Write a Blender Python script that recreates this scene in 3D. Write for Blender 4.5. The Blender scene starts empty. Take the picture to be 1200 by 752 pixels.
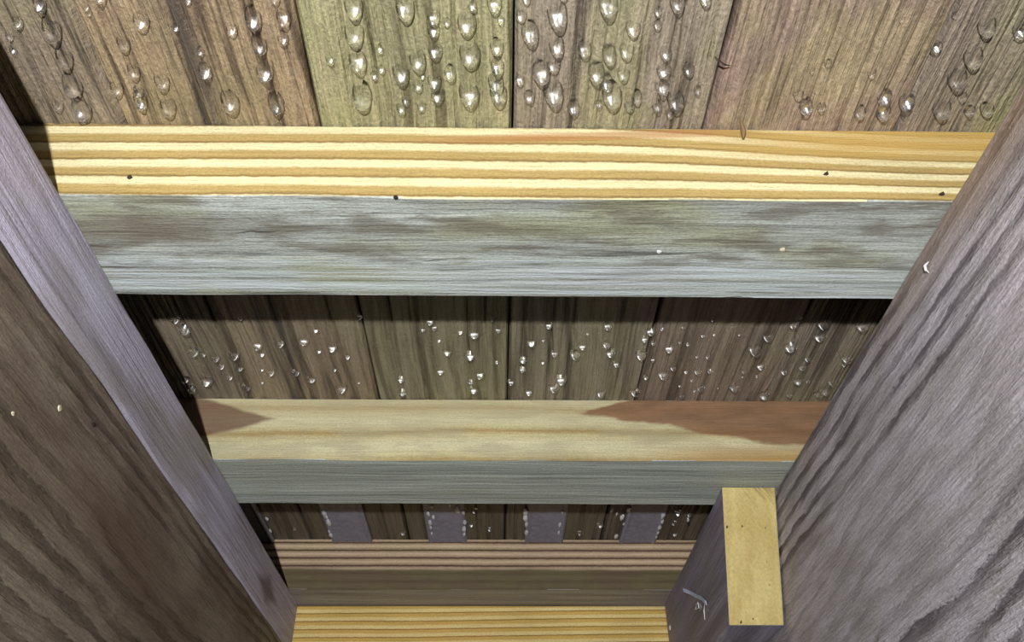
import bpy, bmesh, math, random
from mathutils import Vector, Matrix, noise as mnoise

# ------------------------------------------------------------------ camera, light, exposure
U = 0.27                      # metres per design unit (lens to underside of the boards = 1 unit)
Z0 = 0.60                     # height of the lens above the ground, metres
F_PX, PITCH, YAW, ROLL = 956.12, 0.6558, 0.0172, -0.0046
SC = bpy.context.scene
COL = SC.collection

def P(x, y, z):               # design units -> world metres
    return Vector((x * U, y * U, z * U + Z0))

LOOK = Vector((math.sin(YAW) * math.cos(PITCH), math.cos(YAW) * math.cos(PITCH), math.sin(PITCH)))
_r = Vector((math.cos(YAW), -math.sin(YAW), 0)); _u = _r.cross(LOOK)
RIGHT = math.cos(ROLL) * _r + math.sin(ROLL) * _u
UP = -math.sin(ROLL) * _r + math.cos(ROLL) * _u
cam_d = bpy.data.cameras.new('camera'); cam = bpy.data.objects.new('camera', cam_d); COL.objects.link(cam)
cam_d.sensor_width = 36.0; cam_d.lens = F_PX / 1200 * 36.0; cam_d.clip_start = 0.005
m = Matrix((RIGHT, UP, -LOOK)).transposed().to_4x4(); m.translation = P(0, 0, 0)
cam.matrix_world = m
SC.camera = cam

world = bpy.data.worlds.new('night'); SC.world = world; world.use_nodes = True
world.node_tree.nodes['Background'].inputs[0].default_value = (0.55, 0.6, 0.75, 1)
world.node_tree.nodes['Background'].inputs[1].default_value = 0.006

ld = bpy.data.lights.new('phone_flash', 'POINT'); ld.energy = 16.5; ld.color = (1.0, 0.985, 0.96)
ld.shadow_soft_size = 0.007
lo = bpy.data.objects.new('phone_flash', ld); COL.objects.link(lo); lo.location = P(-0.17, -0.70, -0.14)

SC.view_settings.view_transform = 'Standard'; SC.view_settings.look = 'None'
SC.view_settings.gamma = 1.0; SC.view_settings.use_curve_mapping = False
SC.view_settings.exposure = 0.0
SC.cycles.diffuse_bounces = 1

def ray_plane(px, py, axis, val):   # where the line of sight through a photo pixel meets a real plane (units)
    d = LOOK + RIGHT * ((px - 600) / F_PX) + UP * ((376 - py) / F_PX)
    t = val / d[axis]
    return d * t

# ------------------------------------------------------------------ dimensions (units)
ZB = 0.8447                   # underside of the cross joists = top of the side beams
ZT = 1.0                      # underside of the boards
JW = 0.220
Y1, Y2, Y3 = 0.812, 1.596, 2.404
XL, XR = -0.622, 0.641
YR = 2.540
PITCHB, X_SEAM0 = 0.2965, -0.577

# ------------------------------------------------------------------ shader helpers
def srgb(r, g, b):
    def f(c):
        c /= 255.0
        return c / 12.92 if c <= 0.04045 else ((c + 0.055) / 1.055) ** 2.4
    return (f(r), f(g), f(b), 1.0)

class S:
    """small node-graph writer; positions are object coordinates in design units"""
    def __init__(s, name):
        s.m = bpy.data.materials.new(name); s.m.use_nodes = True
        s.t = s.m.node_tree; s.n = s.t.nodes; s.n.clear()
        s.out = s.n.new('ShaderNodeOutputMaterial'); s.b = s.n.new('ShaderNodeBsdfPrincipled')
        s.t.links.new(s.b.outputs[0], s.out.inputs[0])
        tc = s.n.new('ShaderNodeTexCoord'); vm = s.n.new('ShaderNodeVectorMath'); vm.operation = 'SCALE'
        s.t.links.new(tc.outputs['Object'], vm.inputs[0]); vm.inputs[3].default_value = 1 / U
        sp = s.n.new('ShaderNodeSeparateXYZ'); s.t.links.new(vm.outputs[0], sp.inputs[0])
        s.x, s.y, s.z = sp.outputs
    def _in(s, sock, v):
        if isinstance(v, (int, float)): sock.default_value = v
        elif isinstance(v, tuple): sock.default_value = v
        else: s.t.links.new(v, sock)
    def op(s, o, a, b=0.0, c=0.0, clamp=False):
        n = s.n.new('ShaderNodeMath'); n.operation = o; n.use_clamp = clamp
        s._in(n.inputs[0], a); s._in(n.inputs[1], b); s._in(n.inputs[2], c); return n.outputs[0]
    def add(s, a, b): return s.op('ADD', a, b)
    def sub(s, a, b): return s.op('SUBTRACT', a, b)
    def mul(s, a, b): return s.op('MULTIPLY', a, b)
    def vec(s, a, b, c):
        n = s.n.new('ShaderNodeCombineXYZ'); s._in(n.inputs[0], a); s._in(n.inputs[1], b); s._in(n.inputs[2], c); return n.outputs[0]
    def noise(s, a, b, c, detail=4.0, rough=0.55, dist=0.0):
        n = s.n.new('ShaderNodeTexNoise'); s._in(n.inputs['Vector'], s.vec(a, b, c))
        n.inputs['Scale'].default_value = 1.0; n.inputs['Detail'].default_value = detail
        n.inputs['Roughness'].default_value = rough; n.inputs['Distortion'].default_value = dist
        return n.outputs[0]
    def step(s, v, a, b, lo=0.0, hi=1.0):
        n = s.n.new('ShaderNodeMapRange'); n.interpolation_type = 'SMOOTHSTEP'
        s._in(n.inputs[0], v); n.inputs[1].default_value = a; n.inputs[2].default_value = b
        n.inputs[3].default_value = lo; n.inputs[4].default_value = hi; return n.outputs[0]
    def ramp(s, v, stops):
        n = s.n.new('ShaderNodeValToRGB'); s._in(n.inputs[0], v); e = n.color_ramp.elements
        while len(e) < len(stops): e.new(0.5)
        for k, (p, c) in enumerate(stops): e[k].position = p; e[k].color = srgb(*c)
        return n.outputs[0]
    def mix(s, f, a, b, mode='MIX'):
        n = s.n.new('ShaderNodeMix'); n.data_type = 'RGBA'; n.blend_type = mode; n.clamp_result = True
        s._in(n.inputs[0], f); s._in(n.inputs[6], srgb(*a) if isinstance(a, tuple) else a)
        s._in(n.inputs[7], srgb(*b) if isinstance(b, tuple) else b); return n.outputs[2]
    def grey(s, v, lo, hi):           # grey multiplier colour from a value
        n = s.n.new('ShaderNodeMapRange'); s._in(n.inputs[0], v)
        n.inputs[1].default_value = 0.25; n.inputs[2].default_value = 0.75
        n.inputs[3].default_value = lo; n.inputs[4].default_value = hi
        c = s.n.new('ShaderNodeCombineXYZ')
        for k in range(3): s.t.links.new(n.outputs[0], c.inputs[k])
        return c.outputs[0]
    def finish(s, color, height=None, depth=0.004, rough=0.6, spec=0.3, strength=1.0):
        s._in(s.b.inputs['Base Color'], color); s._in(s.b.inputs['Roughness'], rough)
        s.b.inputs['Specular IOR Level'].default_value = spec
        if height is not None:
            n = s.n.new('ShaderNodeBump'); n.inputs['Strength'].default_value = strength
            n.inputs['Distance'].default_value = depth * U
            s._in(n.inputs['Height'], height); s.t.links.new(n.outputs[0], s.b.inputs['Normal'])
        return s.m

def plain(name, rgb, rough=0.6, metal=0.0, spec=0.3):
    s = S(name); s.b.inputs['Metallic'].default_value = metal
    n = s.noise(s.mul(s.x, 60.0), s.mul(s.y, 60.0), s.mul(s.z, 60.0), 3)
    return s.finish(s.mix(1.0, rgb, s.grey(n, 0.75, 1.15), 'MULTIPLY'), n, 0.001, rough, spec)

# ------------------------------------------------------------------ wood materials
def board_material(k, base, alt, green, dark, wet):
    """underside of one board: grain runs along y"""
    s = S('board_wood_%d' % k); o = 7.3 * k
    def soft(c, f=0.72):
        l = 0.3 * c[0] + 0.59 * c[1] + 0.11 * c[2]
        return tuple(1.16 * (l * w + (v - l * w) * f) for v, w in zip(c, (1.0, 1.0, 1.0)))
    base, alt, green, dark = soft(base), soft(alt), soft(green, 0.8), soft(dark)
    warp = s.mul(s.sub(s.noise(s.mul(s.x, 2.0), s.mul(s.y, 1.2), o, 2), 0.5), 0.06)
    xx = s.add(s.x, warp)
    broad = s.noise(s.mul(xx, 11.0), s.mul(s.y, 0.8), o, 3)
    streak = s.noise(s.mul(xx, 46.0), s.mul(s.y, 1.6), o + 3, 5, 0.6)
    fine = s.noise(s.mul(xx, 190.0), s.mul(s.y, 12.0), o + 5, 3, 0.6)
    speck = s.noise(s.mul(s.x, 230.0), s.mul(s.y, 150.0), o + 9, 4, 0.75)
    blotch = s.noise(s.mul(s.x, 5.0), s.mul(s.y, 4.0), o + 11, 3)
    c = s.mix(s.step(broad, 0.38, 0.62), base, alt)
    c = s.mix(s.mul(s.step(blotch, 0.50, 0.68), 0.75), c, green)
    line = s.step(streak, 0.46, 0.36)
    c = s.mix(s.mul(line, 0.85), c, dark)
    c = s.mix(s.mul(s.step(streak, 0.58, 0.7), 0.35), c, (205, 190, 160))
    c = s.mix(1.0, c, s.grey(fine, 0.62, 1.3), 'MULTIPLY')
    c = s.mix(1.0, c, s.grey(speck, 0.55, 1.38), 'MULTIPLY')
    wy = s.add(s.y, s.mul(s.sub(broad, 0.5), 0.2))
    tone = s.mix(s.step(streak, 0.40, 0.60), (108, 98, 84), (160, 148, 130))
    c = s.mix(s.mul(s.step(wy, -0.66, -0.5), 0.55), c, tone)
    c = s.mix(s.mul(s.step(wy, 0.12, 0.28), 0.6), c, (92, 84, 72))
    h = s.add(s.mul(streak, 1.0), s.add(s.mul(fine, 0.35), s.mul(speck, 0.22)))
    return s, c, h, wet

def face_bands(name, sharp, along, across, size, count, pale, mid, dark, bend=None, seed=0.0, lean=0.0, wob=0.5, depth=0.004):
    """planed pine face with a few wide growth bands"""
    s = S(name); a = getattr(s, along); b = getattr(s, across)
    zz = s.mul(b, 1.0 / size)
    warp = s.mul(s.sub(s.noise(s.mul(a, 1.1), s.mul(zz, 0.7), seed, 2), 0.5), wob)
    t = s.add(s.mul(zz, count), s.add(warp, s.mul(a, lean)))
    if bend: t = bend(s, t, a, zz)
    jag = s.mul(s.sub(s.noise(s.mul(a, 60.0), s.mul(b, 60.0), seed + 2, 3), 0.5), 0.14)
    fr = s.op('FRACT', s.add(t, jag))
    c = s.ramp(fr, [(0.0, pale), (0.32, pale), (0.47, mid), (0.78, mid), (0.90, dark), (1.0, pale)] if sharp else
               [(0.0, dark), (0.18, mid), (0.45, pale), (0.6, pale), (0.84, mid), (1.0, dark)])
    fine = s.noise(s.mul(a, 9.0), s.mul(b, 160.0), seed + 5, 4, 0.6)
    speck = s.noise(s.mul(a, 200.0), s.mul(b, 230.0), seed + 9, 4, 0.75)
    bl = s.noise(s.mul(a, 3.0), s.mul(b, 9.0), seed + 12, 3)
    c = s.mix(1.0, c, s.grey(fine, 0.86, 1.1), 'MULTIPLY')
    c = s.mix(1.0, c, s.grey(speck, 0.74, 1.2), 'MULTIPLY')
    c = s.mix(1.0, c, s.grey(bl, 0.85, 1.1), 'MULTIPLY')
    h = s.add(s.mul(fine, 0.5), s.mul(speck, 0.4))
    return s, c, h, a, b, zz, fr

def weathered(name, along, across, light, mid, dark, tint, seed, k=30.0, dashes=0.5, third='z'):
    """grey silvered face with fine streaks along the grain"""
    s = S(name); a = getattr(s, along); b = getattr(s, across); w = getattr(s, third)
    b = s.add(b, s.mul(w, 0.7))
    warp = s.mul(s.sub(s.noise(s.mul(a, 1.3), s.mul(b, 4.0), seed, 2), 0.5), 0.03)
    bb = s.add(b, warp)
    st = s.noise(s.mul(a, 1.3), s.mul(bb, k), seed + 1, 4, 0.6)
    st2 = s.noise(s.mul(a, 3.5), s.mul(bb, k * 3.2), seed + 4, 4, 0.65)
    speck = s.noise(s.mul(a, 190.0), s.mul(b, 230.0), seed + 9, 4, 0.75)
    bl = s.noise(s.mul(a, 2.4), s.mul(b, 7.0), seed + 12, 3)
    c = s.mix(s.step(st, 0.36, 0.64), mid, light)
    c = s.mix(s.mul(s.step(st2, 0.45, 0.33), dashes), c, dark)
    c = s.mix(s.mul(s.step(st2, 0.60, 0.72), 0.4), c, (215, 220, 215))
    c = s.mix(s.mul(s.step(bl, 0.5, 0.66), 0.6), c, tint)
    c = s.mix(1.0, c, s.grey(speck, 0.66, 1.26), 'MULTIPLY')
    h = s.add(s.mul(st2, 0.8), s.mul(speck, 0.3))
    return s, c, h, a, b, bl

def beam_face(name, light, dark, patch, seed, zone_hi, zone_lo, lean, rate_hi, rate_lo, contrast):
    """rough weathered plank: tight straight grain along the upper edge, a plain belly, slanting grain lines below"""
    s = S(name); a, b = s.y, s.z
    w1 = s.noise(s.mul(a, 1.6), s.mul(b, 3.0), seed, 2, 0.4)
    w2 = s.noise(s.mul(a, 1.7), s.mul(b, 4.0), seed + 20, 2, 0.45)
    jag = s.mul(s.sub(s.noise(s.mul(a, 14.0), s.mul(b, 70.0), seed + 2, 4, 0.65), 0.5), 0.7)
    def fam(t):
        fr = s.op('FRACT', s.add(t, jag)); return s.mul(s.step(fr, 0.42, 0.80), s.step(fr, 1.0, 0.88))
    la = fam(s.add(s.mul(b, rate_hi), s.mul(w1, 2.0)))
    bb = s.add(b, s.mul(a, lean))
    lb_ = fam(s.add(s.mul(bb, rate_lo), s.mul(w2, 3.0)))
    edge_n = s.mul(s.sub(w2, 0.5), 0.10)
    line = s.op('MAXIMUM', s.mul(la, s.step(s.add(b, edge_n), zone_hi - 0.03, zone_hi + 0.04)),
                s.mul(lb_, s.step(s.add(bb, edge_n), zone_lo + 0.05, zone_lo - 0.03)))
    belly = s.mul(lb_, 0.30)
    line = s.op('MAXIMUM', line, belly)
    vary = s.noise(s.mul(a, 3.0), s.mul(b, 12.0), seed + 6, 3)
    line = s.mul(line, s.step(vary, 0.34, 0.56, 0.45, 1.0))
    fine = s.noise(s.mul(a, 12.0), s.mul(b, 170.0), seed + 5, 5, 0.7)
    speck = s.noise(s.mul(a, 170.0), s.mul(b, 230.0), seed + 9, 4, 0.75)
    bl = s.noise(s.mul(a, 4.0), s.mul(b, 11.0), seed + 12, 5, 0.6)
    c = s.mix(s.step(bl, 0.40, 0.60), light, patch)
    c = s.mix(s.mul(line, contrast), c, dark)
    c = s.mix(1.0, c, s.grey(fine, 0.66, 1.26), 'MULTIPLY')
    c = s.mix(1.0, c, s.grey(speck, 0.60, 1.32), 'MULTIPLY')
    h = s.add(s.mul(line, -0.8), s.add(s.mul(fine, 0.8), s.mul(speck, 0.35)))
    return s, c, h, a, b

# ------------------------------------------------------------------ mesh helpers
def link(name, me, parent=None, mats=()):
    o = bpy.data.objects.new(name, me); COL.objects.link(o)
    if me:
        for mt in mats: me.materials.append(mt)
    if parent: o.parent = parent
    return o

def tag(o, label, cat=None, group=None, kind=None):
    if label: o['label'] = label
    if cat: o['category'] = cat
    if group: o['group'] = group
    if kind: o['kind'] = kind
    return o

def empty(name, loc):
    o = bpy.data.objects.new(name, None); COL.objects.link(o); o.location = loc; o.empty_display_size = 0.02; return o

def sweep_mesh(name, prof, a0, a1, n, place, caps=True, jitter=0.0, seed=0):
    """prism: closed outline prof [(u,v)] repeated n+1 times from a0 to a1; place(a,u,v)->xyz units"""
    rng = random.Random(seed); vs = []; fs = []; k = len(prof)
    for i in range(n + 1):
        a = a0 + (a1 - a0) * i / n
        for j, (u, v) in enumerate(prof):
            du = mnoise.noise(Vector((a * 5 + seed, j * 3.7, 0))) * jitter
            dv = mnoise.noise(Vector((a * 5 + seed, j * 3.7, 9))) * jitter
            vs.append(Vector(place(a, u + du, v + dv)) * U)
    for i in range(n):
        for j in range(k):
            j2 = (j + 1) % k
            fs.append((i * k + j, i * k + j2, (i + 1) * k + j2, (i + 1) * k + j))
    if caps: fs += [tuple(range(k))[::-1], tuple(n * k + j for j in range(k))]
    me = bpy.data.meshes.new(name); me.from_pydata(vs, [], fs)
    bm = bmesh.new(); bm.from_mesh(me); bmesh.ops.recalc_face_normals(bm, faces=bm.faces); bm.to_mesh(me); bm.free()
    return me

def rounded(u0, v0, u1, v1, r, seg=2):
    pts = []
    for cx, cy, a0 in ((u1 - r, v1 - r, 0), (u0 + r, v1 - r, 90), (u0 + r, v0 + r, 180), (u1 - r, v0 + r, 270)):
        for i in range(seg + 1):
            a = math.radians(a0 + 90 * i / seg); pts.append((cx + r * math.cos(a), cy + r * math.sin(a)))
    return pts

def bevelled_box(name, x0, x1, y0, y1, z0, z1, r):
    bm = bmesh.new(); bmesh.ops.create_cube(bm, size=1)
    for v in bm.verts:
        v.co = Vector((x0 if v.co.x < 0 else x1, y0 if v.co.y < 0 else y1, z0 if v.co.z < 0 else z1)) * U
    bmesh.ops.bevel(bm, geom=bm.edges[:], offset=r * U, segments=2, affect='EDGES', profile=0.6)
    me = bpy.data.meshes.new(name); bm.to_mesh(me); bm.free(); return me

def by_normal(me, fn):
    for p in me.polygons: p.material_index = fn(p.normal)

# ------------------------------------------------------------------ boards overhead (the ceiling of this space)
ceiling = empty('ceiling', P(0, 1.5, ZT)); tag(ceiling, 'wet weathered boards laid side by side overhead', None, None, 'structure')
BOARDS = [  # base, alt, green, dark, label
    ((128, 112, 92), (138, 124, 96), (132, 130, 84), (84, 72, 58), 'grey brown board'),
    ((140, 122, 100), (124, 112, 96), (140, 138, 84), (78, 66, 54), 'grey brown board at the left side beam'),
    ((152, 126, 96), (164, 140, 100), (136, 124, 88), (84, 66, 52), 'brown board with a dark streak'),
    ((158, 152, 106), (140, 136, 96), (150, 150, 92), (98, 90, 60), 'olive green board'),
    ((146, 132, 112), (152, 144, 106), (138, 140, 96), (84, 74, 60), 'grey and olive board'),
    ((152, 128, 108), (146, 120, 108), (158, 142, 106), (92, 74, 62), 'reddish brown board'),
    ((150, 140, 104), (140, 124, 108), (150, 146, 98), (88, 76, 62), 'tan board at the right side beam'),
    ((130, 114, 96), (138, 122, 96), (132, 130, 84), (84, 72, 58), 'grey brown board'),
]
GROOVES = {1: [0.62, 0.79], 2: [0.12, 0.42, 0.5, 0.8], 3: [0.2, 0.33, 0.38, 0.72, 0.84], 4: [0.10, 0.30, 0.375, 0.44, 0.76, 0.93],
           5: [0.07, 0.25, 0.5, 0.7, 0.88], 6: [0.3, 0.36, 0.6]}
def board_mesh(k):
    w = PITCHB - 0.003; n = 64; prof = []
    for i in range(n + 1):
        f = i / n; u = w * f
        v = 0.0022 * mnoise.noise(Vector((f * 22, k * 5.1, 0))) + 0.0012 * mnoise.noise(Vector((f * 60, k * 9.1, 4)))
        for g in GROOVES.get(k, []):
            v += 0.0065 * math.exp(-((f - g) / 0.014) ** 2)
        e = min(f, 1 - f); v += 0.012 * max(0, 1 - e / 0.02) ** 2
        prof.append((u, v))
    prof += [(w, 0.09), (0, 0.09)]
    return sweep_mesh('board', prof, -1.5, 1.5, 24, lambda a, u, v: (u - w / 2, a, v), True, 0.0014, k)
for k in range(8):
    base, alt, green, dark, lab = BOARDS[k]
    s, c, h, wet = board_material(k, base, alt, green, dark, 0.4)
    if k == 2:                                     # blue-black stain along the grain
        f = s.mul(s.step(s.x, -0.075, -0.05), s.step(s.x, 0.02, -0.01))
        nn = s.noise(s.mul(s.x, 70.0), s.mul(s.y, 3.0), 4.0, 4)
        c = s.mix(s.mul(f, s.step(nn, 0.40, 0.6, 0.15, 0.8)), c, (72, 66, 66))
    mt = s.finish(c, h, 0.017, 0.42, 0.35, 1.0)
    cx = X_SEAM0 + PITCHB * (k - 2) + PITCHB / 2
    o = link('board', board_mesh(k), ceiling, [mt])
    o.location = Vector((cx * U, 0, 0))
    tag(o, lab)

# ------------------------------------------------------------------ cross joists
def joist(y, near, under, label, seed, x0=-0.95, x1=0.95):
    me = sweep_mesh('joist', rounded(0, 0, JW, ZT - ZB, 0.0014, 1), x0, x1, 40, lambda a, u, v: (a, u, v), True, 0.0016, seed)
    by_normal(me, lambda n: 0 if n.y < -0.8 else 1)
    o = link('cross_joist', me, None, [near, under]); o.location = P(0, y, ZB)
    return tag(o, label, 'joist', 'cross joists under the boards')

D = ZT - ZB
# nearest: bright yellow pine face
def bend1(s, t, a, zz):
    return s.sub(t, s.mul(s.mul(s.step(a, 0.1, 0.75), zz), 1.5))
s, c, h, a, b, zz, fr = face_bands('yellow_pine', True, 'x', 'z', D, -4.1, (241, 229, 182), (190, 165, 106), (140, 114, 66), bend1, 1.0, 0.0, 0.55)
gold = s.mul(s.step(a, 0.15, 0.6), s.step(zz, 0.45, 0.75))
c = s.mix(s.mul(gold, 0.8), c, (204, 168, 94))
redl = s.mul(s.mul(s.step(a, -0.25, 0.1), s.step(a, 0.42, 0.25)), s.mul(s.step(s.add(zz, s.mul(a, -0.35)), 0.74, 0.80), s.step(s.add(zz, s.mul(a, -0.35)), 0.92, 0.86)))
c = s.mix(s.mul(redl, 0.6), c, (176, 116, 70))
near1 = s.finish(c, h, 0.004, 0.55, 0.3)
s, c, h, a, b, bl = weathered('silvered_green_pine', 'x', 'y', (198, 206, 200), (158, 162, 156), (92, 92, 84), (164, 166, 126), 21.0, 20.0, 0.8)
c = s.mix(s.mul(s.mul(s.step(s.y, 0.11, 0.15), s.step(s.noise(s.mul(s.x, 1.5), s.mul(s.y, 160.0), 9.0, 3), 0.42, 0.6)), 0.7), c, (222, 234, 240))
fl = s.mul(s.step(s.x, -0.36, -0.5), s.mul(s.step(s.y, 0.03, 0.06), s.step(s.y, 0.12, 0.08)))
c = s.mix(s.mul(fl, 0.6), c, (112, 100, 72))
mot = s.noise(s.mul(s.x, 7.0), s.mul(s.y, 26.0), 77.0, 5, 0.65)
c = s.mix(s.mul(s.mul(s.step(mot, 0.46, 0.62), s.step(s.y, 0.17, 0.12)), 0.7), c, (118, 112, 100))
crk = s.noise(s.mul(s.x, 4.0), s.mul(s.add(s.y, s.mul(s.noise(s.mul(s.x, 14.0), 0.0, 5.0, 2), 0.03)), 60.0), 88.0, 2)
c = s.mix(s.mul(s.step(crk, 0.34, 0.27), 0.8), c, (66, 62, 54))
under1 = s.finish(c, h, 0.005, 0.6, 0.25)
joist(Y1, near1, under1, 'nearest cross joist with a bright yellow banded face and grey green underside', 1)

# second: pale pine with red-brown heartwood patches
s, c, h, a, b, zz, fr = face_bands('pale_pine', False, 'x', 'z', D, -2.4, (220, 214, 176), (208, 198, 152), (176, 152, 102), None, 31.0, 0.15, 1.1)
mossy = s.noise(s.mul(a, 7.0), s.mul(b, 22.0), 17.0, 4)
c = s.mix(s.mul(s.step(mossy, 0.46, 0.62), 0.5), c, (176, 168, 140))
c = s.mix(s.mul(s.step(zz, 0.45, 0.8), 0.45), c, (196, 186, 150))
wig = s.mul(s.sub(s.noise(s.mul(a, 9.0), s.mul(b, 20.0), 3.0, 3), 0.5), 0.25)
lowb = s.add(s.sub(0.72, s.mul(s.step(a, 0.15, 0.72), 0.5)), wig)
hi = s.add(s.add(0.76, s.mul(s.step(a, 0.15, 0.42), 0.5)), wig)
pr = s.mul(s.mul(s.step(s.sub(zz, lowb), -0.02, 0.06), s.step(s.sub(hi, zz), -0.02, 0.05)), s.step(a, 0.15, 0.2))
c = s.mix(s.mul(pr, 0.9), c, s.mix(1.0, (138, 100, 74), s.grey(s.noise(s.mul(a, 10.0), s.mul(b, 40.0), 8.0, 4), 0.65, 1.25), 'MULTIPLY'))
pl = s.step(s.sub(s.sub(s.mul(s.sub(-0.50, a), 2.0), s.op('ABSOLUTE', s.sub(zz, 0.66))), s.mul(wig, 0.5)), -0.02, 0.05)
c = s.mix(s.mul(pl, 0.85), c, (118, 90, 72))
orange = s.mul(s.step(a, 0.25, 0.5), s.step(zz, 0.34, 0.10))
c = s.mix(s.mul(orange, 0.5), c, (190, 146, 84))
near2 = s.finish(c, h, 0.004, 0.6, 0.25)
s, c, h, a, b, bl = weathered('silvered_grey_pine', 'x', 'y', (204, 212, 204), (170, 178, 172), (118, 120, 114), (182, 186, 170), 41.0, 30.0, 0.4)
under2 = s.finish(c, h, 0.004, 0.6, 0.25)
joist(Y2, near2, under2, 'second cross joist, pale yellow face with reddish brown patch at its right end', 2)

# third: brown striped face
s, c, h, a, b, zz, fr = face_bands('striped_brown_pine', False, 'x', 'z', D, 6.4, (226, 202, 170), (186, 158, 130), (62, 46, 36), None, 51.0, 0.0, 0.35)
c = s.mix(s.mul(s.step(s.add(zz, s.mul(s.noise(s.mul(a, 4.0), 0.0, 6.0, 3), 0.12)), 0.50, 0.42), 0.93), c,
          s.mix(s.step(s.noise(s.mul(a, 5.0), s.mul(b, 12.0), 3.0, 3), 0.4, 0.6), (104, 90, 70), (108, 100, 70)))
near3 = s.finish(c, h, 0.005, 0.6, 0.25)
s, c, h, a, b, bl = weathered('dull_grey_pine', 'x', 'y', (176, 170, 160), (148, 142, 134), (100, 96, 90), (152, 148, 154), 61.0, 26.0, 0.4)
under3 = s.finish(c, h, 0.006, 0.6, 0.25)
joist(Y3, near3, under3, 'farthest cross joist with a brown striped face above the golden end beam', 3)

# ------------------------------------------------------------------ golden end beam
s, c, h, a, b, zz, fr = face_bands('golden_pine', True, 'x', 'z', D, 6.5, (252, 226, 156), (230, 190, 104), (150, 108, 42), None, 71.0, -0.45, 0.5)
nearR = s.finish(c, h, 0.004, 0.55, 0.3)
me = sweep_mesh('end_beam', rounded(0, 0, 0.14, 0.52, 0.007), -0.83, XR - 0.002, 30, lambda a, u, v: (a, u, v), True, 0.001, 7)
by_normal(me, lambda n: 0)
o = link('end_beam', me, None, [nearR]); o.location = P(0, YR, ZB - 0.521)
tag(o, 'golden end beam with dark growth lines below the farthest joist', 'beam')

# ------------------------------------------------------------------ side beams
# right: wide grey plank on edge, seen on its inner face
s, c, h, a, b = beam_face('grey_lavender_plank', (236, 228, 240), (114, 104, 114), (212, 204, 210), 81.0, 0.41, 0.31, 0.11, 27.0, 20.0, 0.9)
edge = s.mul(s.step(b, 0.50, 0.585), s.step(a, 1.3, 0.75))
c = s.mix(s.mul(edge, 0.7), c, (170, 144, 116))
matR = s.finish(c, h, 0.014, 0.62, 0.25)
me = sweep_mesh('side_beam', rounded(0, 0, 0.14, ZB - 0.245, 0.008), 0.0, 2.68, 40, lambda a, u, v: (u, a, v), True, 0.003, 11)
o = link('side_beam', me, None, [matR]); o.location = P(XR, 0, 0.245)
tag(o, 'wide grey lavender side beam on the right with flowing dark grain', 'beam', 'side beams carrying the joists')

# left: brown plank under a paler sloped edge strip
lb = empty('side_beam', P(-0.625, 0, 0.245)); tag(lb, 'brown side beam on the left with a pale lavender upper edge', 'beam', 'side beams carrying the joists')
s, c, h, a, b = beam_face('brown_plank', (170, 154, 138), (88, 74, 62), (146, 128, 114), 91.0, 0.37, 0.33, 0.03, 36.0, 26.0, 0.65)
red = s.mul(s.step(s.op('ABSOLUTE', s.sub(a, 1.35)), 0.5, 0.1), s.step(s.op('ABSOLUTE', s.sub(s.add(b, s.mul(a, 0.05)), 0.36)), 0.09, 0.02))
c = s.mix(s.mul(red, 0.55), c, (120, 94, 80))
matL = s.finish(c, h, 0.014, 0.65, 0.25)
me = sweep_mesh('plank', rounded(-0.14, 0, -0.002, 0.463, 0.006), 0.0, YR - 0.003, 40, lambda a, u, v: (u, a, v), True, 0.003, 13)
o = link('plank', me, lb, [matL]); o['label'] = 'wide brown weathered plank'
s, c, h, a, b, bl = weathered('lavender_edge', 'y', 'z', (214, 208, 232), (184, 178, 198), (122, 116, 122), (158, 152, 146), 101.0, 34.0, 0.5, 'x')
kn = s.step(s.add(s.op('ABSOLUTE', s.mul(s.sub(a, 2.18), 1.0)), s.op('ABSOLUTE', s.mul(s.sub(s.z, 0.52), 3.2))), 0.16, 0.05)
c = s.mix(s.mul(kn, 0.7), c, (74, 70, 76))
matE = s.finish(c, h, 0.008, 0.6, 0.25)
prof = [(0.001, 0.600), (0.003, 0.596), (0.003, 0.480), (0.001, 0.466), (-0.006, 0.461), (-0.14, 0.461), (-0.14, 0.600)]
me = sweep_mesh('edge_strip', prof, 0.0, YR - 0.003, 60, lambda a, u, v: (u, a, v - (0.010 * mnoise.noise(Vector((a * 4, 0, 3))) if v < 0.5 else 0)), True, 0.003, 17)
o = link('edge_strip', me, lb, [matE]); o['label'] = 'pale lavender grey strip along the top'

# ------------------------------------------------------------------ support block against the right beam
XB, YB, ZBB = 0.500, 1.735, 0.545
s = S('sawn_end_grain')
rings = s.noise(s.mul(s.x, 25.0), 0.0, s.mul(s.z, 8.0), 3)
saw = s.noise(s.mul(s.add(s.x, s.mul(s.z, 0.8)), 170.0), 0.0, s.mul(s.sub(s.z, s.x), 14.0), 3)
sp = s.noise(s.mul(s.x, 130.0), 0.0, s.mul(s.z, 130.0), 3, 0.7)
c = s.mix(s.step(rings, 0.35, 0.65), (206, 184, 118), (220, 202, 138))
c = s.mix(1.0, c, s.grey(sp, 0.8, 1.15), 'MULTIPLY')
dirt = s.mul(s.step(s.z, 0.22, 0.30), s.mul(s.step(saw, 0.45, 0.6), s.step(s.x, 0.03, 0.08)))
c = s.mix(s.mul(dirt, 0.7), c, (110, 90, 58))
pits = s.noise(s.mul(s.x, 60.0), 0.0, s.mul(s.z, 45.0), 1)
c = s.mix(s.step(pits, 0.73, 0.77), c, (92, 72, 48))
matEnd = s.finish(c, s.add(s.mul(sp, 0.4), s.mul(saw, 0.4)), 0.005, 0.65, 0.2)
s, c, h, a, b, bl = weathered('block_side', 'y', 'z', (164, 158, 174), (132, 126, 138), (88, 84, 90), (146, 146, 182), 111.0, 22.0, 0.4, 'x')
matBS = s.finish(c, h, 0.007, 0.6, 0.25)
XB, YB, YB2, ZBB = 0.513, 1.720, 1.848, 0.570
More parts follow.
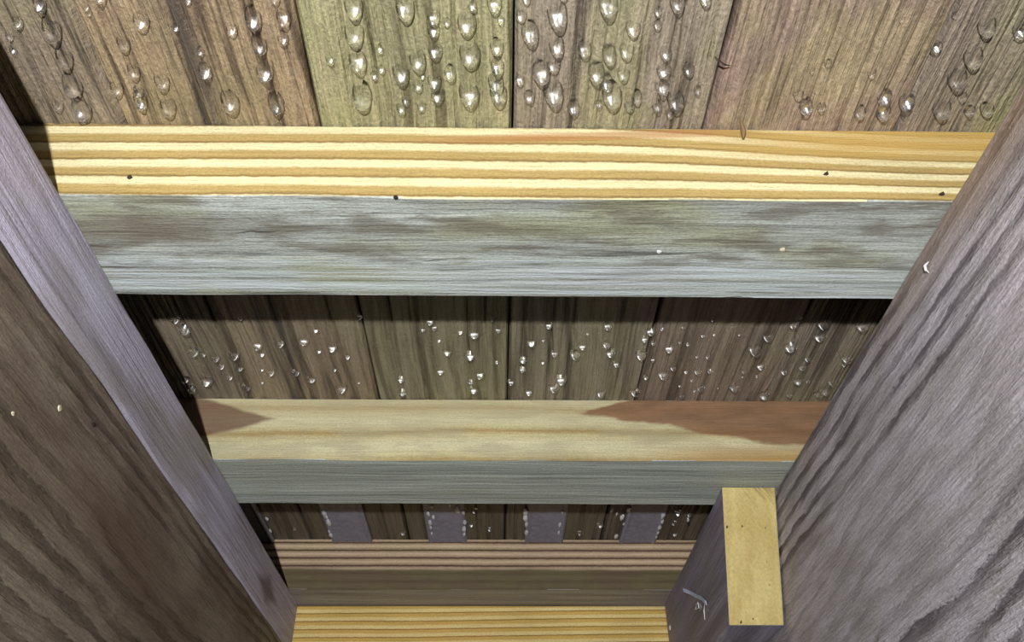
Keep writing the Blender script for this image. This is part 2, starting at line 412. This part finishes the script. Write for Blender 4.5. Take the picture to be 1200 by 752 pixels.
def block_mesh():
    me = bevelled_box('support_block', 0, XR - XB - 0.005, 0, YR - YB - 0.004, 0, ZB - ZBB - 0.001, 0.003)
    hgt, ln = (ZB - ZBB) * U, (YR - YB) * U
    for v in me.vertices:                       # the near end is sawn out of square, its lower edge set back
        if v.co.y < ln * 0.5: v.co.y += (YB2 - YB) * U * (1 - v.co.z / hgt)
    me.update(); return me
me = block_mesh()
by_normal(me, lambda n: 0 if n.y < -0.7 else 1)
o = link('support_block', me, None, [matEnd, matBS]); o.location = P(XB, YB, ZBB)
tag(o, 'short timber block with a fresh yellow sawn end against the right beam', 'block')

# ------------------------------------------------------------------ pale straps in the far bay
strap_m = plain('strap_metal', (152, 152, 172), 0.5, 0.1)
glint_m = plain('white_edge_glint', (235, 238, 245), 0.5)
STRAPS = [(408, 24, [(380, 601), (383, 606), (385, 612), (386, 623), (388, 627)], 'pale grey strap in the far bay, second from the left beam'),
          (523, 23, [(506, 594), (502, 602), (508, 606), (504, 612), (505, 618), (506, 625), (527, 592), (536, 597), (543, 600), (545, 612), (544, 620), (544, 626)], 'pale grey strap with the brightest white edges in the far bay'),
          (639, 23, [(616, 600), (616, 607), (617, 614), (617, 624), (659, 600), (656, 615), (655, 624)], 'pale grey strap in the far bay, third counted from the right'),
          (752, 22, [(717, 598), (723, 602), (729, 606), (731, 614), (722, 628), (737, 597), (777, 604), (776, 611), (773, 618), (771, 624), (769, 629)], 'pale grey strap in the far bay nearest the sawn block'),
          (300, 14, [(313, 608), (317, 622)], 'pale grey strap half in shadow at the left beam')]
def blob_mesh(name, pts, r, seed):
    rng = random.Random(seed); bm = bmesh.new()
    for p in pts:
        rr = r * rng.uniform(0.6, 1.25)
        g = bmesh.ops.create_icosphere(bm, subdivisions=1, radius=rr * U)
        for v in g['verts']:
            v.co = Vector((v.co.x * 1.0, v.co.y * rng.uniform(2.2, 4.2), v.co.z * 0.7)) * rng.uniform(0.85, 1.15) + p * U
    me = bpy.data.meshes.new(name); bm.to_mesh(me); bm.free(); return me
for i, (px, hw, pts, lab) in enumerate(STRAPS):
    cx = ray_plane(px, 616, 2, ZT).x; w = hw * 2.43 / F_PX
    root = empty('metal_strap', P(cx, 1.86, ZT - 0.004)); tag(root, lab, 'strap', 'pale straps across the far bay')
    me = sweep_mesh('strap_plate', [(-w, -0.004), (-w + 0.006, -0.009), (-w + 0.016, -0.005), (w - 0.016, -0.005), (w - 0.006, -0.009), (w, -0.004), (w, 0.002), (-w, 0.002)],
                    0, Y3 - 1.862, 8, lambda a, u, v: (u, a, v), True, 0.0006, i)
    link('strap_plate', me, root, [strap_m])
    q = [ray_plane(x, y, 2, ZT - 0.012) - Vector((cx, 1.86, ZT - 0.004)) for x, y in pts]
    l = link('lint', blob_mesh('lint', q, 0.0062, i), root, [glint_m]); tag(l, 'white blobs standing for glints along the edges', None, None, 'stuff')  # white blobs painted in for the sparkle along the strap edges

# ------------------------------------------------------------------ water drops
def water():
    """clear water: most light passes straight, part is bent, the skin mirrors the flash"""
    m = bpy.data.materials.new('water'); m.use_nodes = True; t = m.node_tree; t.nodes.clear()
    N = t.nodes.new
    out = N('ShaderNodeOutputMaterial'); tr = N('ShaderNodeBsdfTransparent'); gl = N('ShaderNodeBsdfGlossy')
    gl.inputs['Roughness'].default_value = 0.25
    fr = N('ShaderNodeFresnel'); fr.inputs[0].default_value = 1.5
    rf = N('ShaderNodeBsdfRefraction'); rf.inputs['IOR'].default_value = 1.33; rf.inputs['Roughness'].default_value = 0.0
    m1 = N('ShaderNodeMixShader'); m1.inputs[0].default_value = 0.24
    t.links.new(tr.outputs[0], m1.inputs[1]); t.links.new(rf.outputs[0], m1.inputs[2])
    m2 = N('ShaderNodeMixShader'); t.links.new(fr.outputs[0], m2.inputs[0])
    t.links.new(m1.outputs[0], m2.inputs[1]); t.links.new(gl.outputs[0], m2.inputs[2])
    t.links.new(m2.outputs[0], out.inputs[0])
    return m
WATER = water()
def drop_mesh(seed, tall, pw=2.2):
    """drop that has run along the board: thin tail on the near side, full bulb on the far side"""
    rng = random.Random(seed); seg = 24; vs = []; fs = []
    rr = [1.0, 0.985, 0.955, 0.91, 0.84, 0.74, 0.6, 0.42, 0.22]
    ph = rng.uniform(0, 6.28); am = rng.uniform(0.02, 0.05)
    def pt(r, a):
        k = 1 + am * math.sin(2 * a + ph) + am * 0.5 * math.sin(3 * a + ph * 2)
        g = 0.01 + 0.99 * max(0, (r * math.sin(a) + 1) / 2) ** pw
        k2 = k * (1.0 + 0.16 * r * math.sin(a))
        return (r * math.cos(a) * k2, r * math.sin(a) * k, -tall * math.sqrt(max(0, 1 - r ** 5)) * g)
    for j in range(seg):
        x, y, z = pt(1.0, 2 * math.pi * j / seg); vs.append((x, y, 0.1))
    for r in rr:
        for j in range(seg): vs.append(pt(r, 2 * math.pi * j / seg))
    n = len(rr) + 1
    for i in range(n - 1):
        for j in range(seg):
            j2 = (j + 1) % seg; fs.append((i * seg + j, (i + 1) * seg + j, (i + 1) * seg + j2, i * seg + j2))
    vs.append(pt(0, 0)); e = len(vs) - 1
    for j in range(seg): fs.append(((n - 1) * seg + j, e, (n - 1) * seg + (j + 1) % seg))
    fs.append(tuple(range(seg)))
    me = bpy.data.meshes.new('water_drop'); me.from_pydata(vs, [], fs)
    bm = bmesh.new(); bm.from_mesh(me); bmesh.ops.recalc_face_normals(bm, faces=bm.faces); bm.to_mesh(me); bm.free()
    for p in me.polygons: p.use_smooth = len(p.vertices) < 5
    me.materials.append(WATER); return me
DROPS = [drop_mesh(k, (1.75, 1.85, 1.95, 1.8)[k]) for k in range(4)]
NEAR = [(46,14,16),(60,48,23),(75,80,21),(84,114,23),(95,142,23),(67,131,13),(15,65,10),(136,112,15),(116,4,17),(100,14,8),(103,21,7),(165,36,19),(144,60,16),(156,92,15),(162,115,12),(164,128,17),(189,106,18),(197,136,19),(11,48,10),(20,33,12),
 (220,7,9),(240,93,16),(271,42,14),(296,33,20),(332,31,17),(303,63,18),(310,97,20),(269,131,22),(323,133,20),(331,53,13),(234,67,10),(322,5,12),(387,76,12),(205,38,9),
 (414,21,22),(415,53,23),(419,84,21),(424,127,25),(475,22,23),(489,82,20),(470,98,21),(445,63,8),(447,87,8),(508,30,15),(508,44,14),(510,70,17),(527,94,14),(509,105,16),(513,122,16),(553,14,11),(547,41,22),(550,78,24),(549,124,23),(579,15,17),(587,30,9),(582,65,16),(583,87,16),(581,108,19),(584,122,21),(476,124,11),(490,108,12),(494,131,10),(470,134,12),(438,94,8),(495,94,7),(524,32,8),
 (617,6,10),(611,27,13),(621,51,21),(653,32,25),(652,65,19),(634,98,22),(649,86,16),(609,100,11),(620,122,13),(648,122,24),(685,67,16),(713,20,24),(714,75,17),(735,69,17),(699,97,19),(731,95,15),(711,106,15),(717,125,24),(742,43,17),(672,135,15),(702,128,9),(738,131,14),(746,122,13),(771,36,10),(771,20,9),(780,71,14),(778,93,17),(776,112,17),(794,14,18),(792,130,20),(770,132,12),(785,139,10),(660,2,12),
 (807,90,14),(827,8,14),(936,118,13),(945,135,16),(963,133,10),(818,112,9),(952,88,7),(971,80,8),
 (1157,42,21),(1141,79,22),(1122,104,22),(1104,139,21),(1022,93,10),(1037,125,17),(1008,140,14),(1036,142,16),(1063,131,18),(1137,138,12),(1157,137,15),(1196,46,16),(1128,120,11),(1098,64,13),(1057,28,7),(1120,23,7)]
MIDDLE = [(205,380,11),(216,393,15),(226,419,15),(238,419,8),(252,425,12),(259,433,9),(217,450,11),(225,461,11),(242,453,14),(269,446,9),(281,377,9),(274,422,14),(281,436,10),(289,459,12),(302,410,12),(307,419,8),(317,441,11),(307,436,5),(328,408,10),(356,405,12),(370,391,8),(374,415,7),(389,413,12),(407,422,8),(420,451,5),(400,461,13),(347,441,10),(365,450,12),(392,436,6),(421,376,7),(307,451,5),
 (504,382,11),(509,388,8),(539,393,8),(556,398,15),(577,377,10),(584,391,8),(524,418,12),(551,423,14),(516,440,11),(562,444,12),(470,449,9),(471,465,11),(582,428,5),(552,452,8),(599,452,9),(622,407,14),(613,427,10),(612,437,8),(620,464,11),(643,386,10),(636,428,6),(650,419,10),(657,451,14),(649,460,13),(674,421,13),(682,411,11),(712,387,11),(711,409,12),(715,419,12),(704,466,12),(722,431,9),(496,390,7),(514,402,6),(689,394,5),(555,462,12),(637,402,5),
 (762,394,12),(755,402,9),(776,389,5),(766,406,7),(751,422,13),(784,414,13),(765,425,6),(789,435,9),(806,407,5),(801,387,6),(797,404,5),(817,421,5),(818,440,11),(830,422,7),(824,397,7),(835,378,9),(837,395,5),(832,439,7),(804,439,7),(777,445,14),(757,446,7),(744,465,12),(799,468,10),(797,455,6),(821,460,11),(812,449,7),(814,461,6),(842,457,4),(861,460,14),(860,439,5),(872,439,9),(870,444,5),(867,395,5),(885,417,17),(891,434,11),(887,444,4),(895,469,13),(900,401,14),(926,414,16),(919,440,10),(930,387,12),(936,380,10),(935,452,14),(925,467,10),(947,425,10),(940,435,11),(947,450,7),(960,401,15),(965,387,17),(967,464,14),(959,467,11),(976,453,14),(992,426,14),(990,431,8),(1011,390,17)]
FAR = [(556,602,8),(552,618,7),(472,628,8),(574,623,6),(680,628,7),(703,619,8),(794,605,9),(808,606,7),(790,616,7),(791,629,7),(345,622,7),(415,628,5)]
SIZES = ((18, 'large'), (11, 'medium'), (0, 'small'))
def board_of(x): return max(0, min(7, int(math.floor((x - X_SEAM0) / PITCHB)) + 2))
rng = random.Random(5)
SHORT = {0: 'hidden left board', 7: 'hidden right board', 1: 'left edge board', 2: 'dark streaked brown board', 3: 'olive green board', 4: 'grey and olive board', 5: 'reddish brown board', 6: 'right edge board'}
ORD = 'first second third fourth fifth sixth seventh eighth ninth tenth eleventh twelfth thirteenth fourteenth fifteenth sixteenth seventeenth eighteenth nineteenth twentieth twenty-first twenty-second twenty-third twenty-fourth twenty-fifth'.split()
KIN = {}
for bay, lst, sink, lo_y, hi_y, zs in (('nearest', NEAR, 0.70, 1.2, 1.5, 1.12), ('middle', MIDDLE, 0.55, 0.62, 0.74, 1.15), ('far', FAR, 0.55, 0.5, 0.6, 1.2)):
    for i, (px, py, w) in enumerate(lst):
        q = ray_plane(px, py - sink * w, 2, ZT - 0.002)
        r = 0.5 * w * q.dot(LOOK) / F_PX
        o = bpy.data.objects.new('water_drop', DROPS[rng.randrange(4)]); COL.objects.link(o)
        o.location = P(q.x, q.y, ZT + 0.001); sc = r * U
        o.scale = (sc, sc * rng.uniform(lo_y, hi_y), sc * zs * rng.uniform(0.9, 1.1)); o.rotation_euler = (0, 0, rng.uniform(-0.10, 0.10) - 0.55 * math.atan2(q.x + 0.08, q.y + 0.35))
        size = next(nm for lim, nm in SIZES if w >= (lim if bay == 'nearest' else lim * 0.66))
        bl = SHORT[board_of(q.x)]
        tag(o, None, 'water drop', 'drops of water under the boards, %s bay' % bay)
        KIN.setdefault((size, bl, bay), []).append((px, o))
for (size, bl, bay), lst in KIN.items():
    lst.sort(key=lambda t: t[0])
    for i, (px, o) in enumerate(lst):
        o['label'] = '%s water drop under the %s in the %s bay' % (size, bl, bay) + (', %s from left' % ORD[i] if len(lst) > 1 else '')

# ------------------------------------------------------------------ small scraps and marks
def strip_mesh(name, pts, width_dir, w, t, n_dir):
    """bent flat strip through pts (units), real thickness t"""
    vs = []; fs = []
    for p in pts:
        for a_, b_ in ((-1, 0), (1, 0), (1, 1), (-1, 1)): vs.append((p + width_dir * (a_ * w / 2) + n_dir * (b_ * t)) * U)
    for i in range(len(pts) - 1):
        for j in range(4): fs.append((i * 4 + j, i * 4 + (j + 1) % 4, i * 4 + 4 + (j + 1) % 4, i * 4 + 4 + j))
    fs += [(3, 2, 1, 0), tuple(len(vs) - 4 + j for j in range(4))]
    me = bpy.data.meshes.new(name); me.from_pydata(vs, [], fs)
    bm = bmesh.new(); bm.from_mesh(me); bmesh.ops.recalc_face_normals(bm, faces=bm.faces); bm.to_mesh(me); bm.free(); return me
def tube_mesh(name, pts, r, seg=6):
    vs = []; fs = []
    for i, p in enumerate(pts):
        d = (pts[min(i + 1, len(pts) - 1)] - pts[max(i - 1, 0)]).normalized()
        u = d.orthogonal().normalized(); v = d.cross(u); rr = r * (0.35 if i in (0, len(pts) - 1) else 1.0)
        for j in range(seg):
            a_ = 2 * math.pi * j / seg; vs.append((p + (u * math.cos(a_) + v * math.sin(a_)) * rr) * U)
    for i in range(len(pts) - 1):
        for j in range(seg): fs.append((i * seg + j, i * seg + (j + 1) % seg, (i + 1) * seg + (j + 1) % seg, (i + 1) * seg + j))
    fs += [tuple(range(seg))[::-1], tuple((len(pts) - 1) * seg + j for j in range(seg))]
    me = bpy.data.meshes.new(name); me.from_pydata(vs, [], fs); return me
def put(name, me_fn, pts, mat, label, cat, group=None):
    o0 = pts[0].copy(); me = me_fn([p - o0 for p in pts]); me.materials.append(mat)
    o = bpy.data.objects.new(name, me); COL.objects.link(o); o.location = P(*o0); tag(o, label, cat, group); return o
tag_m = plain('pale_blue_plastic', (200, 212, 236), 0.35)
white_m = plain('white_fleck', (240, 240, 245), 0.4)
chip_m = plain('pale_wood_chip', (226, 214, 184), 0.6)
dark_m = plain('dark_hole_and_speck', (52, 42, 34), 0.7)
twig_m = plain('brown_splinter', (122, 100, 72), 0.7)
fx = XB - 0.001                                  # side face of the block
pts = [ray_plane(x, y, 0, fx) for x, y in ((807, 691), (811, 694), (817, 698), (823, 701), (828, 706))]
pts[0] += Vector((-0.012, 0, 0)); pts[1] += Vector((-0.004, 0, 0))
r_ = put('tag_scrap', lambda p: strip_mesh('tag_scrap', p, Vector((0, 0.45, 0.9)), 0.015, 0.003, Vector((-1, 0, 0))), pts, tag_m, 'torn pale blue scrap of tag stapled to the side of the sawn block', 'scrap')
for seq, rad in (([(826, 706), (825, 715), (826, 726)], 0.0016), ([(815, 709), (818, 706), (819, 712), (815, 714), (816, 710)], 0.0014), ([(820, 707), (822, 711), (820, 715)], 0.0014)):
    q = [ray_plane(x, y, 0, fx - 0.002) for x, y in seq]
    me = tube_mesh('thread', [p - pts[0] for p in q], rad); me.materials.append(white_m); c_ = link('thread', me, r_)
def fleck(px, py, axis, val, size, mat, label, seed, cat='fleck', group='loose flecks and chips on the timber', name='fleck'):
    q = ray_plane(px, py, axis, val); rr = random.Random(seed)
    bm = bmesh.new(); bmesh.ops.create_icosphere(bm, subdivisions=1, radius=size * q.dot(LOOK) / F_PX * U)
    for v in bm.verts: v.co = Vector((v.co.x * (0.35 if axis == 0 else 1.2), v.co.y * 1.2, v.co.z * (0.35 if axis == 2 else 0.9))) * rr.uniform(0.7, 1.25)
    me = bpy.data.meshes.new(name); bm.to_mesh(me); bm.free(); me.materials.append(mat)
    o = bpy.data.objects.new(name, me); COL.objects.link(o); o.location = P(*q); tag(o, label, cat, group)
fleck(806, 609, 0, fx, 3.4, white_m, 'round white fleck high on the side of the sawn block', 1)
fleck(785, 735, 0, fx, 3.2, white_m, 'white fleck low on the sawn block beside the golden beam', 2)
fleck(773, 295, 2, ZB - 0.001, 3.0, white_m, 'white chip under the middle of the nearest joist', 3)
fleck(917, 293, 2, ZB - 0.001, 3.4, chip_m, 'pale chip under the nearest joist toward the right beam', 4)
fleck(15, 484, 0, -0.627, 3.6, chip_m, 'pale chip on the brown plank at the left photo edge', 5)
fleck(70, 478, 0, -0.627, 4.4, chip_m, 'larger pale chip on the brown plank', 6)
fleck(110, 497, 0, -0.627, 4.0, dark_m, 'dark blob standing for a hole in the brown plank', 7)  # dark blob laid on to stand for the shaded hole in the plank
fleck(1103, 228, 1, Y1, 3.0, dark_m, 'dark speck on the yellow face beside the right beam', 8)
fleck(968, 204, 1, Y1, 3.0, dark_m, 'dark speck on the yellow face of the nearest joist, right half', 9)
fleck(152, 208, 1, Y1, 3.4, dark_m, 'dark speck on the yellow face of the nearest joist, left half', 10)
fleck(464, 231, 1, Y1, 3.0, dark_m, 'dark speck on the lower edge of the yellow face', 11)
q = ray_plane(1090, 313, 0, XR); staple = [q + Vector((-0.001, -0.003, 0.008)), q + Vector((-0.007, 0, 0.003)), q + Vector((-0.007, 0.002, -0.004)), q + Vector((-0.001, 0.006, -0.006))]
put('staple', lambda p: tube_mesh('staple', p, 0.002), staple, white_m, 'small bright staple standing out of the right side beam', 'staple')
q = ray_plane(838, 66, 2, ZT - 0.004); e = ray_plane(856, 77, 2, ZT - 0.004)
put('splinter', lambda p: tube_mesh('splinter', p, 0.0014), [q, q.lerp(e, 0.5) + Vector((0, 0, -0.008)), e], dark_m, 'dark splinter lying across the reddish brown board', 'splinter')
q = ray_plane(868, 140, 2, ZT - 0.004)
put('splinter', lambda p: tube_mesh('splinter', p, 0.0042), [q, q + Vector((0.004, 0.01, -0.016)), Vector((q.x + 0.003, Y1 - 0.008, ZT - 0.030))], twig_m, 'brown splinter hanging over the top edge of the yellow joist', 'splinter')
q = ray_plane(786, 592, 2, ZT - 0.03); e = ray_plane(797, 601, 2, ZT - 0.03)
put('web_thread', lambda p: tube_mesh('web_thread', p, 0.0022), [q, q.lerp(e, 0.5) + Vector((0, 0, -0.006)), e], white_m, 'white web thread by the strap nearest the sawn block', 'web')
